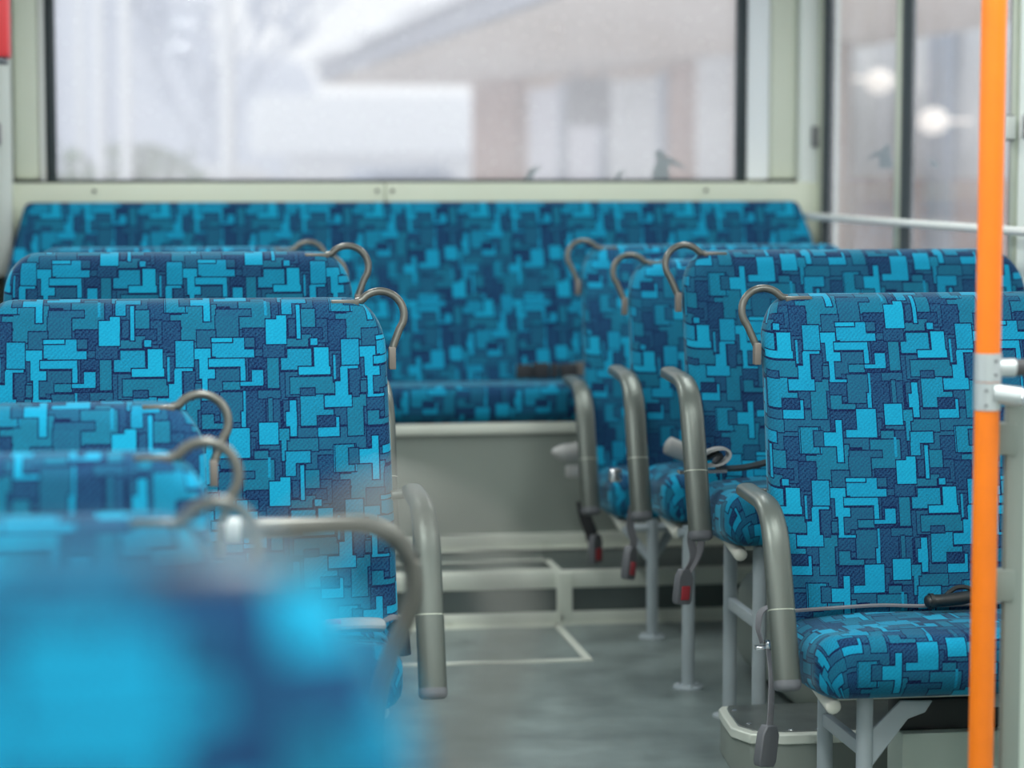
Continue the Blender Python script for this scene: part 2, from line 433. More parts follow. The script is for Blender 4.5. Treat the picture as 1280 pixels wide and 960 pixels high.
# rear wall with the rear window opening, front wall with the windscreen opening
bm = bmesh.new()
box(bm, XL, XR, YR, YR+.06, -.05, 1.24); box(bm, XL, XR, YR, YR+.06, 2.02, ZC)
box(bm, XL, -.30, YR, YR+.06, 1.24, 2.02); box(bm, 2.03, XR, YR, YR+.06, 1.24, 2.02)
struct('wall_back', bm, M_WALLG, smooth=False)
bm = bmesh.new()
box(bm, XL, XR, YF-.06, YF, -.05, .7); box(bm, XL, XR, YF-.06, YF, 2.12, ZC)
box(bm, XL, XL+.15, YF-.06, YF, .7, 2.12); box(bm, XR-.15, XR, YF-.06, YF, .7, 2.12)
struct('wall_front', bm, M_WALLL, smooth=False)

def wempty(name, loc):
    o = bpy.data.objects.new(name, None); C.objects.link(o); o.location = loc; o['kind'] = 'structure'; return o
# rear window: rubber, glass
w = wempty('window_1', (.86, YR, 1.24))
bm = bmesh.new()
for b in ((-.305, -.272, 1.235, 2.03), (2.005, 2.04, 1.235, 2.03)): box(bm, b[0], b[1], YR-.015, YR+.03, b[2], b[3], bev=.006)
box(bm, -.305, 2.04, YR-.012, YR+.03, 1.235, 1.262, bev=.004)
obj('rubber_seal', bm, M_GASK, w)
bm = bmesh.new(); box(bm, -.28, 2.01, YR+.012, YR+.018, 1.245, 2.025); obj('glass_pane', bm, M_GLASS, w, smooth=False)
# corner reveals beside the rear window
bm = bmesh.new(); prism(bm, [(2.04, YR), (2.04, YR-.02), (2.105, YR-.06), (2.105, YR)], 'z', 1.262, 2.05); struct('trim_2', bm, M_REV, smooth=False)
bm = bmesh.new(); box(bm, 2.107, 2.195, YR-.085, YR, 1.262, 2.2, bev=.01); struct('trim_3', bm, M_WALLG)
bm = bmesh.new(); box(bm, 2.107, 2.195, YR-.08, YR, 1.250, 1.260); box(bm, -.405, -.30, YR-.075, YR, 1.25, 1.259); struct('trim_4', bm, M_GASK)
bm = bmesh.new(); box(bm, 2.197, XR, YR-.12, YR, .95, 2.2, bev=.012); struct('trim_5', bm, M_WALLL)
bm = bmesh.new(); box(bm, -.405, -.325, YR-.08, YR, 1.262, 2.2, bev=.012); struct('trim_6', bm, M_WALLG)
bm = bmesh.new(); box(bm, -.323, -.306, YR-.06, YR, 1.25, 2.2, bev=.004); struct('trim_7', bm, M_CEIL)
bm = bmesh.new(); box(bm, XL, -.408, YR-.17, YR, .95, 2.2, bev=.012); struct('trim_8', bm, M_WALLL)
# ledge panel under the rear window, two lengths that meet at a seam, with screws
bm = bmesh.new()
box(bm, XL, .79, YR-.13, YR+.02, 1.02, 1.251, bev=.006); box(bm, .793, XR, YR-.13, YR+.02, 1.02, 1.251, bev=.006)
struct('trim_9', bm, M_WALL)
bm = bmesh.new()
for x in (-.15, .765, .815, 1.87): disc(bm, (x, YR-.137, 1.225), .006, .006, 'y')
struct('trim_10', bm, M_BLACK)
# side windows: frame, rubber, panes, mullion, latch
wi = 2
for side, x, spans in ((1, XR, RSP), (-1, XL, LSP)):
    for (a, b) in spans:
        w = wempty('window_%d' % wi, (x, (a+b)/2, .78)); wi += 1
        s = side; y_in = x-s*.012
        def bx2(bm, d0, d1, y0, y1, z0, z1, bev=0):
            xa, xb = sorted((x-s*d0, x-s*d1)); box(bm, xa, xb, y0, y1, z0, z1, bev=bev)
        bm = bmesh.new()
        for (y0, y1) in ((a-.012, a+.02), (b-.02, b+.012)): bx2(bm, -.03, .012, y0, y1, .77, 2.03, .004)
        bx2(bm, -.03, .012, a, b, .77, .80, .004); bx2(bm, -.03, .012, a, b, 2.0, 2.03, .004)
        obj('window_frame', bm, M_FRAME, w)
        mid = (a+b)/2+.06
        bm = bmesh.new()
        for (y0, y1) in ((a+.02, a+.045), (b-.045, b-.02)): bx2(bm, -.03, .004, y0, y1, .8, 2.0)
        bx2(bm, -.03, .008, mid-.045, mid-.025, .8, 2.0)
        bx2(bm, -.03, .004, a+.02, b-.02, .80, .815)
        obj('rubber_seal', bm, M_GASK, w)
        bm = bmesh.new(); bx2(bm, -.03, .012, mid-.025, mid+.03, .8, 2.0, .004); obj('mullion', bm, M_FRAME, w)
        bm = bmesh.new(); bx2(bm, -.022, -.016, a+.02, b-.02, .8, 2.0); obj('glass_pane', bm, M_GLASS2, w, smooth=False)
        bm = bmesh.new()
        bx2(bm, .0, .03, a-.008, a+.014, 1.37, 1.44, .004)
        lt = obj('latch', bm, M_SHELL, w)
        bm = bmesh.new()
        bx2(bm, .008, .034, b-.01, b+.016, 1.37, 1.44, .004)
        obj('latch', bm, M_SHELL, w)
        bm = bmesh.new(); bx2(bm, .01, .04, b+.016, b+.028, 1.375, 1.435, .003); bx2(bm, .01, .036, a-.02, a-.008, 1.375, 1.435, .003)
        obj('latch_plate', bm, M_CEIL, w)
w = wempty('window_%d' % wi, (.9, YF, .7))
bm = bmesh.new(); box(bm, XL+.15, XR-.15, YF-.04, YF-.034, .7, 2.12); obj('glass_pane', bm, M_GLASS2, w, smooth=False)

# step nosings, hatch frames, riser of the rear bench
bm = bmesh.new(); box(bm, XL, 2.2, STEP_Y-.006, STEP_Y+.03, PZ-.045, PZ+.003, bev=.003); struct('trim_11', bm, M_ALU)
bm = bmesh.new(); box(bm, XL, 2.2, STEP_Y-.012, STEP_Y, 0, .038, bev=.003)
box(bm, XL, 2.2, STEP_Y-.022, STEP_Y-.01, 0, .006)
for k in range(6): disc(bm, (.55+.32*k-.02, STEP_Y-.018, .022), .007, .008, 'y')
struct('trim_12', bm, M_ALU)
bm = bmesh.new(); box(bm, 1.155, 1.2, STEP_Y-.018, STEP_Y-.004, .0, PZ+.002, bev=.002)
for k in range(3): box(bm, 1.162+k*.013, 1.167+k*.013, STEP_Y-.021, STEP_Y-.016, .0, PZ)
struct('trim_13', bm, M_ALU)
def hatch(n, x0, x1, y0, y1, z, m):
    bm = bmesh.new(); t = .022
    box(bm, x0, x1, y0, y0+t, z, z+.004); box(bm, x0, x0+t, y0+t, y1, z, z+.004); box(bm, x1-t, x1, y0+t, y1, z, z+.004)
    box(bm, x0, x1, y1-t*.8, y1, z, z+.004)
    struct('trim_%d' % n, bm, m)
hatch(14, .05, 1.165, 6.19, STEP_Y-.02, 0, M_ALU)
hatch(15, .05, 1.175, STEP_Y+.03, 6.93, PZ, M_ALU)
bm = bmesh.new()
box(bm, XL, XR, RIS_Y, YR, PZ, .50)
struct('trim_16', bm, M_RISER, smooth=False)
bm = bmesh.new(); box(bm, XL, XR, RIS_Y-.012, RIS_Y+.02, .502, .535, bev=.003)
for k in range(5): disc(bm, (.42+.42*k, RIS_Y-.018, .519), .005, .008, 'y')
struct('trim_17', bm, M_ALU)
bm = bmesh.new(); box(bm, XL, XR, RIS_Y-.01, RIS_Y, PZ, .197, bev=.002); box(bm, XL, XR, RIS_Y-.03, RIS_Y-.01, PZ, PZ+.005)
for k in range(6): disc(bm, (.2+.33*k, RIS_Y-.016, .178), .006, .007, 'y')
struct('trim_18', bm, M_ALU)

# lamps added under the ceiling, out of frame, to light the saloon
for k, y in enumerate((-2.2, .6, 3.4, 6.3)):
    for x in (.28, 1.55):
        t = thing('fill_light', 'added unseen fill light over the %s side of the aisle' % ('left' if x < 1 else 'right'), 'lamp', (x, y, ZC-.04), 'added fill lights')
        bm = bmesh.new(); box(bm, x-.09, x+.09, y-.75, y+.75, ZC-.03, ZC-.001, bev=.01); obj('fill_panel', bm, M_CEIL, t)
        ld = bpy.data.lights.new('fill_emitter', 'AREA'); ld.shape = 'RECTANGLE'; ld.size = .16; ld.size_y = 1.4; ld.energy = FILL_W*(1.4, .75, 1.2, .6)[k]*(1.15 if x < 1 else .85); ld.color = (.955, 1, .985)
        lo = bpy.data.objects.new('fill_emitter', ld); C.objects.link(lo); lo.parent = t; lo.location = (0, 0, -.001)

# ------------------------------------------------------------------ padded upholstery
TW, TH = .328, .311
def tile_uv(anchor):
    X, Z, px, py = anchor
    return ((px-.063*(py-150))/919, (py-150)/873, X, Z)
def pad(name, outline, thick, r, place, anchor, parent, crown=.01, tw=TW, th=TH):
    """outline: closed list of (a,b); depth 0 at the front; place(a,b,d)->bus xyz"""
    n = len(outline); P = [Vector(p) for p in outline]
    cen = sum(P, Vector((0, 0)))/n
    area = sum(P[i].x*P[(i+1) % n].y-P[(i+1) % n].x*P[i].y for i in range(n))
    sg = 1 if area > 0 else -1
    nrm = []
    for i in range(n):
        t = P[(i+1) % n]-P[i-1]; nrm.append(Vector((t.y, -t.x)).normalized()*sg)
    bm = bmesh.new(); uvl = {}
    fu, fv, X0, Z0 = tile_uv(anchor)
    def vert(q, d, uvq):
        v = bm.verts.new(place(q.x, q.y, d)); uvl[v] = (fu+(uvq.x-X0)/tw, fv-(uvq.y-Z0)/th); return v
    rings = []
    Q = [P[i]-nrm[i]*r for i in range(n)]
    for s in (.12, .3, .5, .7, .85, .95):
        rings.append([vert(cen+(Q[i]-cen)*s, -crown*(1-s**3), cen+(Q[i]-cen)*s) for i in range(n)])
    K = 6
    for k in range(K+1):
        a = k/K*PI/2
        rings.append([vert(Q[i]+nrm[i]*r*math.sin(a), r*(1-math.cos(a)), Q[i]+nrm[i]*r*a) for i in range(n)])
    base = r*PI/2
    D = thick-2*r
    if D > .001: rings.append([vert(P[i], r+D, Q[i]+nrm[i]*(base+D)) for i in range(n)])
    for k in range(1, 5):
        a = k/4*PI/2
        rings.append([vert(Q[i]+nrm[i]*r*math.cos(a), thick-r+r*math.sin(a), Q[i]+nrm[i]*(base+D+r*a)) for i in range(n)])
    c0 = vert(cen, -crown, cen); c1 = vert(cen, thick, cen)
    for i in range(n):
        j = (i+1) % n
        bm.faces.new((c0, rings[0][j], rings[0][i])); bm.faces.new((c1, rings[-1][i], rings[-1][j]))
        for a, b in zip(rings, rings[1:]): bm.faces.new((a[i], a[j], b[j], b[i]))
    L = bm.loops.layers.uv.new('UVMap')
    for f in bm.faces:
        for lp in f.loops: lp[L].uv = uvl[lp.vert]
    return obj(name, bm, M_FAB, parent, angle=80)

def rounded(x0, x1, z0, z1, rt, rb, flare=0.0, n=9, sub=8):
    """rounded outline, top corners rt=(w,h), bottom corners rb; flare widens the bottom"""
    pts = []
    def arc(cx, cz, rw, rh, a0, a1):
        for k in range(n+1):
            a = a0+(a1-a0)*k/n; pts.append((cx+rw*math.cos(a), cz+rh*math.sin(a)))
    arc(x1-rt[0], z1-rt[1], rt[0], rt[1], 0, PI/2); arc(x0+rt[0], z1-rt[1], rt[0], rt[1], PI/2, PI)
    arc(x0+rb[0], z0+rb[1], rb[0], rb[1], PI, 1.5*PI); arc(x1-rb[0], z0+rb[1], rb[0], rb[1], 1.5*PI, 2*PI)
    out = []
    for i in range(len(pts)):
        a, b = Vector(pts[i]), Vector(pts[(i+1) % len(pts)]); l = (b-a).length
        m = max(1, int(l/.05)); m = min(m, sub)
        for k in range(m): out.append(a+(b-a)*k/m)
    h = z1-z0; c = (x0+x1)/2
    return [(p.x+(1 if p.x > c else -1)*flare*((z1-p.y)/h-.15), p.y) for p in out]

def buckle_(parent, p, tilt=0, light=False, red='front', s=1.0, face=0):
    """hanging seat belt buckle; p = top centre"""
    M = Matrix.Translation(p) @ Matrix.Rotation(face, 4, 'Z') @ Matrix.Rotation(tilt, 4, 'Y')
    bm = bmesh.new()
    prism(bm, [(-.014*s, 0), (.014*s, 0), (.024*s, -.02*s), (.025*s, -.078*s), (.02*s, -.09*s), (-.02*s, -.09*s), (-.025*s, -.078*s), (-.024*s, -.02*s)], 'y', -.011*s, .011*s)
    for v in bm.verts: v.co = M @ v.co
    b = obj('belt_buckle', bm, M_BUCKL if light else M_BUCK, parent, angle=30, bevel=.003)
    if red:
        bm = bmesh.new(); box(bm, -.013*s, .013*s, -.0145*s, -.009*s, -.078*s, -.042*s, bev=.002, M=M)
        q = obj('release_button', bm, M_RBTN, b); q['label'] = 'red release button'
    return b

def seat(label, side, xa, W, y0, ztop, zback, zc, dz, floor_z, anchor, group, legs='frame', brace=False, loop=True, arm=True,
         loop_s=1.0, arm_y=0.0, cush_anchor=None, lu=.125):
    """side +1: aisle edge at left (x=xa) and seat runs to +x; -1 mirrored. dz: lift of frame above the reference seat"""
    s = side
    X = lambda u: xa+s*u
    t = thing('bus_seat', label, 'seat', (X(W/2), y0-.15, floor_z), group)
    lean = .246
    def place(a, b, d):
        return Vector((a, y0+lean*(b-ztop)+d*.97-.012*math.sin(PI*max(0, min(1, (ztop-b)/.66))), b+d*lean))
    xs = sorted((X(0), X(W)))
    ol = rounded(xs[0]+.004, xs[1]-.004, zback, ztop, (.075, .095), (.04, .04), .012)
    pad('backrest', ol, .075, .026, place, anchor, t, crown=.012)
    bm = bmesh.new()
    ol2 = rounded(xs[0]+.03, xs[1]-.03, zback+.02, ztop-.03, (.06, .08), (.03, .03), .01)
    A = [bm.verts.new(place(a, b, .074)) for a, b in ol2]; B = [bm.verts.new(place(a, b, .092)) for a, b in ol2]
    bm.faces.new(A); bm.faces.new(B[::-1])
    for i in range(len(A)): bm.faces.new((A[i], B[i], B[(i+1) % len(A)], A[(i+1) % len(A)]))
    obj('back_shell', bm, M_SHELL, t)
    # cushion
    yf, yb = y0-.44, y0-.075
    oc = rounded(xs[0]+.012, xs[1]-.012, yf, yb, (.03, .03), (.07, .06), 0)
    def placec(a, b, d):
        k = max(0, (b-yf))/.36
        return Vector((a, b, zc-.006-d+.012*(1-k)-.012*math.sin(PI*min(k, 1))))
    ca = cush_anchor or (anchor[0]-s*.05, yf+.02, anchor[2], anchor[3]-200)
    pad('seat_cushion', oc, .125, .045, placec, ca, t, crown=.014)
    # frame under the cushion
    zt = .262+dz; ft = y0-.365
    bm = bmesh.new()
    R = .0155
    for u in (.052, W-.052):
        tube(bm, [(X(u), ft-.012, zt-.004), (X(u), y0-.02, zt+.06)], R, n=12, cap_round=.006)
    tube(bm, [(X(.052), ft+.03, zt+.012), (X(W-.052), ft+.03, zt+.012)], .013, n=12)
    tube(bm, [(X(.052), y0-.09, zt+.05), (X(W-.052), y0-.09, zt+.05)], .013, n=12)
    for u in (.09, W-.09):
        tube(bm, [(X(u), y0-.09, zt+.05), (X(u), y0-.07, zc+.02), (X(u), y0-.01, zback+.25)], .012, n=10)
    obj('seat_frame', bm, M_TUBE, t)
    if legs == 'frame':
        for (yy) in (ft, y0-.09):
            bm = bmesh.new(); tube(bm, [(X(lu), yy+.02, floor_z+.006), (X(lu), yy+.02, zt+.01)], .0165, n=14); disc(bm, (X(lu), yy+.02, floor_z), .04, .006, 'z', 16)
            obj('leg', bm, M_LEG, t)
        bm = bmesh.new(); box(bm, *sorted((X(lu-.009), X(lu+.009))), ft+.02, y0-.07, (zt+floor_z)*.62-.014+floor_z*.0, (zt+floor_z)*.62+.014, bev=.003)
        obj('cross_bar', bm, M_LEG, t)
        bm = bmesh.new(); box(bm, *sorted((X(W-.06), X(W-.02))), ft+.05, y0-.07, zt-.02, zt+.02, bev=.003); obj('wall_bracket', bm, M_LEG, t)
    elif legs in ('post', 'brace_post'):
        for k, (yy, u, q0) in enumerate(((y0-.395, .077, 0),) if legs == 'post' else ((y0-.433, .124, 1),)):
            bm = bmesh.new(); tube(bm, [(X(u), yy, floor_z+.008), (X(u), yy, zt+.02)], .0165, n=14)
            disc(bm, (X(u), yy, floor_z), .038, .009, 'z', 18)
            for a in range(3): disc(bm, (X(u)+.027*math.cos(a*2.1+.5), yy+.027*math.sin(a*2.1+.5), floor_z+.006), .007, .006, 'z', 8)
            obj('leg', bm, M_LEG, t)
            for q in ((-1, 1) if q0 else ()):
                bm = bmesh.new()
                tube(bm, [(X(u+q*.008), yy+.01, zt-.085), (X(u+q*.07), yy+.05, zt-.005)], .006, .012, side=(0, 1, 0), n=10); obj('brace', bm, M_LEG, t)
        bm = bmesh.new(); tube(bm, [(X(.05), yy+.0, zt), (X(W-.05), yy+.0, zt)], .012, n=10); obj('cross_bar', bm, M_LEG, t)
    elif legs == 'short':
        for yy in (ft+.02, y0-.09):
            bm = bmesh.new(); tube(bm, [(X(.12), yy, floor_z+.006), (X(.12), yy, zt+.01)], .0165, n=12); disc(bm, (X(.12), yy, floor_z), .036, .006, 'z', 14)
            obj('leg', bm, M_LEG, t)
    if brace:
        bm = bmesh.new()
        x0, yb2 = X(.112), ft+.02
        pts = [(x0, zt-.125), (x0+s*.03, zt-.13), (x0+s*.10, zt-.04), (x0+s*.135, zt-.028), (x0+s*.15, zt-.005), (x0+s*.085, zt-.003), (x0, zt-.085)]
        prism(bm, pts, 'y', yb2-.004, yb2+.004)
        prism(bm, [(x0, zt-.22), (x0+s*.02, zt-.2), (x0+s*.03, zt-.12), (x0, zt-.1)], 'y', yb2-.004, yb2+.004)
        obj('gusset_plate', bm, M_LEG, t, bevel=.002)
        bm = bmesh.new(); box(bm, *sorted((X(.36), X(.40))), ft+.005, ft+.02, zt-.02, zt+.022, bev=.003)
        obj('clip', bm, M_LEG, t)
    # grab loop on the top aisle corner
    if loop:
        g = loop_s
        yb = y0+.03
        cx, cz = X(.012), ztop-.022
        pts = [(X(.105), ztop+.004), (X(.062), ztop+.004)]
        R2 = .047*g
        for k in range(15):
            a = math.radians(38+k*(218-38)/14 * 1.0)
            pts.append((cx+s*R2*math.cos(a)*1.02, cz+R2*math.sin(a)))
        pts.append((X(-.010), ztop-.090*g))
        P3 = smooth_path([(x, yb+lean*(z-ztop), z) for x, z in pts[1:]], 2)
        bm = bmesh.new(); tube(bm, P3, .0086, .0078, side=(0, 1, 0), n=12)
        h = obj('grab_handle', bm, M_LOOP, t)
        bm = bmesh.new()
        box(bm, *sorted((X(.056), X(.112))), yb-.014, yb+.006, ztop-.004, ztop+.0085, bev=.002)
        obj('handle_plate', bm, M_LOOP, h); bm = bmesh.new()
        vs = box(bm, *sorted((X(-.016), X(-.002))), yb-.012, yb+.008, ztop-.131*g, ztop-.086*g, bev=.002)
        for v in vs: v.co.y += lean*(-.11)
        obj('handle_bracket', bm, M_LOOPB, h)
    if arm:
        ax = X(-.039); b0 = y0+arm_y
        top = .640+dz
        path = fillet([(ax, b0-.04, top), (ax, b0-.255, top-.008), (ax, b0-.372, top-.335)], [.085], 9)
        bm = bmesh.new()
        tube(bm, path, .0262, .0172, side=(1, 0, 0), n=28, cap_round=.008, sq=.78, taper=lambda q_: .78+.24*min(1, q_*1.4))
        a_ = obj('armrest', bm, M_ARM, t, angle=50)
        bm = bmesh.new()
        p = Vector(path[-1]); q = Vector(path[-2]); mid = p*.45+q*.55
        d = (p-q).normalized()
        tube(bm, [mid-d*.0009, mid+d*.0009], .0269, .0179, side=(1, 0, 0), n=28, sq=.78); obj('seam', bm, M_FRAME, a_)
        bm = bmesh.new(); tube(bm, [p+d*-.006, p+d*.004, p+d*.009, p+d*.0125], .0272, .0182, side=(1, 0, 0), n=28, taper=lambda q_: 1 if q_ < .5 else (.95 if q_ < .8 else .8), sq=.78); obj('end_cap', bm, M_BUCK, a_)
        bm = bmesh.new(); tube(bm, [(ax+s*.002, b0-.045, top-.004), (X(.004), b0-.045, top-.008)], .010, n=14); obj('armrest_bracket', bm, M_ARM, t)
    return t, X

G2 = 'double bus seats'
# right-hand row
R1, x_ = seat('nearest blue double seat on the right, behind the orange pole, black belt grip on it', 1, 1.262, .83, 4.835, 1.026, .34, .402, 0, 0,
     (1.414, .982, 425, 150), G2, 'frame', True, cush_anchor=(1.43, 4.40, 450, 640))
R2, x_ = seat('blue patterned double seat on the metal topped step box, silver belt tongue on its cushion', 1, 1.262, .85, 5.577, 1.092, .50, .585, .18, 0,
     (1.418, 1.047, 480, 755), G2, 'frame', lu=.105)
R3, x_ = seat('blue patterned double seat on two floor posts, pale belt buckle lying on its cushion', 1, 1.262, .84, 6.22, 1.046, .46, .545, .132, 0,
     (1.291, 1.000, 105, 580), G2, 'post')
R4, x_ = seat('rearmost blue patterned double seat of the right row, standing on the raised platform', 1, 1.262, .83, 6.91, 1.0625, .37, .455, .047, 0,
     (1.275, .992, 105, 580), G2, 'brace_post')
# left-hand row
L1, x_ = seat('sharply focused blue double seat left of the aisle, grey buckle with red button on it', -1, .487, .82, 4.835, 1.026, .34, .41, .02, 0,
     (-.194, .964, 425, 150), G2, 'frame', arm_y=-.055)
L2, x_ = seat('blue patterned double seat directly behind the sharply focused left one, only its top showing', -1, .484, .80, 5.577, 1.094, .50, .585, .18, .10,
     (-.202, 1.090, 425, 150), G2, 'frame')
L3, x_ = seat('left double seat almost hidden, only its grab loop peeks out between two others', -1, .484, .80, 6.22, 1.046, .46, .545, .132, 0,
     (-.2, 1.0, 105, 580), G2, 'post')
L4, x_ = seat('rearmost left double seat before the bench, thin blurred top edge with a grab loop', -1, .484, .80, 6.91, 1.0625, .37, .455, .047, 0,
     (-.2, .992, 105, 580), G2, 'brace_post')
# single seats in front on the left
G1 = 'single bus seats on the left'
S1, x_ = seat('single blue patterned seat just in front of the sharply focused left double seat', -1, .108, .43, 4.17, .883, .30, .36, -.03, 0,
     (-.163, .811, 425, 152), G1, 'frame', arm=False)
S2, x_ = seat('middle one of the low left single seats, curved guard rail beside it', -1, .096, .43, 3.43, .883, .30, .36, -.03, 0,
     (-.071, .821, 708, 605), G1, 'frame', arm=False)
S3, x_ = seat('blurred low single seat on the left, its grab loop in front of the guard rail', -1, .094, .43, 2.80, .883, .30, .36, -.03, 0,
     (-.159, .866, 450, 305), G1, 'frame', arm=False)
S4, x_ = seat('huge fully blurred blue seat filling the bottom left corner, nearest of all', -1, .112, .45, .95, 1.135, .50, .58, .19, .2,
     (-.105, 1.035, 300, 390), G1, 'frame', arm=False)
# step box below the nearest blurred seat
t = thing('seat_plinth', 'grey plinth under the nearest blurred seat', 'plinth', (-.15, .75, 0))
bm = bmesh.new(); box(bm, XL, .06, .35, 1.15, 0, .197, bev=.01); obj('body', bm, M_RISER, t)
t = thing('seat_plinth', 'grey plinth under the second left double seat', 'plinth', (0, 5.4, 0))
bm = bmesh.new(); box(bm, XL, .46, 5.10, 5.66, 0, .097, bev=.01); obj('body', bm, M_RISER, t)

# ------------------------------------------------------------------ rear bench
t = thing('rear_bench', 'full width blue patterned bench seat across the back of the bus', 'bench', (.9, 7.5, .5))
BT, BB, ztb, zbb = 7.82, 7.58, 1.19, .57
def pb(a, b, d):
    k = (ztb-b)/(ztb-zbb)
    return Vector((a, BT+(BB-BT)*k+d, b))
ob = [(2.165, ztb), (2.20, 1.08), (2.225, .95), (2.235, .58), (-.43, .58), (-.425, .95), (-.40, 1.06), (-.365, ztb)]
def dens(o, st=.06, rr=.02):
    o = [Vector(p) for p in o]; out = []
    n = len(o)
    for i in range(n):
        a, b, c = o[i-1], o[i], o[(i+1) % n]
        p, q = b+(a-b).normalized()*rr, b+(c-b).normalized()*rr
        for k in range(5):
            s_ = k/4; out.append((1-s_)**2*p+2*s_*(1-s_)*b+s_*s_*q)
        e = c+(b-c).normalized()*rr; l = (e-q).length; m = int(l/st)
        for k in range(1, m): out.append(q+(e-q)*k/m)
    return [(p.x, p.y) for p in out]
pad('backrest', dens(ob), .09, .02, pb, (.97, .731, 708, 605), t, crown=0.0, tw=TW*1.045, th=TH*1.02)
oc = dens([(2.25, 7.64), (2.25, RIS_Y-.02), (-.455, RIS_Y-.02), (-.455, 7.64)], rr=.03)
pad('seat_cushion', oc, .112, .035, lambda a, b, d: Vector((a, b, .648-d-.06*(b-RIS_Y)**1)), (.9, 7.2, 300, 300), t, crown=0.004, tw=TW*1.045)
# belts lying on the bench
bl = thing('bench_seat_belt', 'dark belt buckles with a pale grey strap lying on the rear bench', 'seat belt', (1.25, 7.52, .64))
bm = bmesh.new()
for x0, x1, h in ((1.165, 1.215, .045), (1.218, 1.27, .05), (1.275, 1.30, .047), (1.305, 1.36, .045)):
    box(bm, x0, x1, 7.50, 7.53, .635, .635+h, bev=.006)
obj('belt_buckle', bm, M_STRAPD, bl)
bm = bmesh.new(); prism(bm, [(1.29, .672), (1.44, .695), (1.44, .64), (1.36, .64), (1.36, .66)], 'y', 7.532, 7.538); obj('webbing', bm, M_LOOPB, bl)

# ------------------------------------------------------------------ seat belts on the seats (parts of their seat)
def strap(parent, pts, w=.03, th=.002, side=(1, 0, 0), m=None):
    bm = bmesh.new(); ribbon(bm, smooth_path(pts, 6), w, th, side); return obj('belt_webbing', bm, m or M_STRAP, parent)
# R1: loop beside the armrest, buckle hanging low in front of the step box
strap(R1, [(1.31, 4.80, .40), (1.262, 4.80, .388), (1.247, 4.78, .355), (1.252, 4.77, .325)], .035, .002, (0, 1, 0), M_STRAP)
bm = bmesh.new(); box(bm, 1.236, 1.270, 4.755, 4.775, .312, .32, bev=.002); box(bm, 1.256, 1.270, 4.752, 4.778, .314, .330, bev=.003); obj('metal_tongue', bm, M_CHROME, R1)
strap(R1, [(1.265, 4.76, .318), (1.260, 4.72, .27), (1.254, 4.70, .215), (1.249, 4.69, .17)], .018, .002, (.8, .6, 0))
buckle_(R1, Vector((1.248, 4.69, .172)), tilt=.16, red=None, s=.95, face=.5)
strap(R1, [(1.285, 4.655, .412), (1.36, 4.665, .413), (1.47, 4.672, .415), (1.56, 4.668, .412), (1.68, 4.672, .412), (1.78, 4.665, .418)], .009, .004, (0, 1, .2), M_STRAP)
bm = bmesh.new()
tube(bm, [(1.560, 4.63, .428), (1.59, 4.63, .429), (1.62, 4.632, .431), (1.65, 4.635, .434)], .013, .016, side=(0, 0, 1), n=14, cap_round=.008)
tube(bm, [(1.562, 4.63, .428), (1.570, 4.63, .428)], .0165, .018, side=(0, 0, 1), n=14)
obj('belt_grip', bm, M_BLACK, R1)
bm = bmesh.new(); tube(bm, smooth_path([(1.60, 4.64, .438), (1.625, 4.645, .452), (1.65, 4.64, .450), (1.665, 4.638, .43)], 5), .005, n=8); obj('belt_stalk', bm, M_BLACK, R1)
# R2: silver tongue with folded dark belt on the cushion, buckle hanging below the armrest
bm = bmesh.new()
ribbon(bm, smooth_path([(1.20, 5.33, .611), (1.25, 5.33, .611), (1.31, 5.33, .612)], 3), .03, .007, (0, 1, 0))
obj('metal_tongue', bm, M_CHROME, R2)
bm = bmesh.new(); ribbon(bm, smooth_path([(1.225, 5.335, .617), (1.26, 5.335, .622), (1.30, 5.335, .628), (1.318, 5.335, .645), (1.312, 5.335, .660), (1.29, 5.335, .662), (1.268, 5.335, .655), (1.255, 5.335, .643)], 5), .03, .006, (0, 1, 0)); obj('belt_buckle', bm, M_BUCKL, R2)
bm = bmesh.new(); ribbon(bm, smooth_path([(1.262, 5.335, .64), (1.29, 5.335, .652), (1.30, 5.335, .645), (1.285, 5.335, .628), (1.30, 5.335, .617), (1.36, 5.335, .618), (1.45, 5.36, .632), (1.5, 5.38, .625)], 5), .026, .006, (0, 1, .2)); obj('belt_webbing', bm, M_BLACK, R2)
strap(R2, [(1.242, 5.33, .50), (1.232, 5.34, .46), (1.238, 5.34, .41), (1.22, 5.34, .375)], .022, .002, (.9, .5, 0))
buckle_(R2, Vector((1.218, 5.34, .385)), tilt=.10, s=.9, face=.45)
strap(R2, [(1.25, 5.34, .52), (1.257, 5.34, .46), (1.250, 5.34, .42), (1.228, 5.34, .38)], .02, .002, (.6, -.8, 0))
# R3
strap(R3, [(1.232, 6.0, .44), (1.225, 6.0, .39), (1.234, 6.0, .35), (1.23, 6.0, .32)], .024, .002, (.9, .5, 0))
buckle_(R3, Vector((1.228, 6.0, .335)), tilt=.22, s=.95, face=.9)
bm = bmesh.new(); tube(bm, smooth_path([(1.31, 5.93, .60), (1.36, 5.93, .578), (1.41, 5.94, .566), (1.46, 5.95, .558)], 4), .017, .024, side=(0, 1, 0), n=14, cap_round=.012)
b_ = obj('belt_buckle', bm, M_BUCKL, R3); b_['label'] = 'pale grey buckle'
bm = bmesh.new(); box(bm, 1.172, 1.205, 6.0, 6.02, .50, .535, bev=.006, M=None); obj('metal_tongue', bm, M_CHROME, R3)
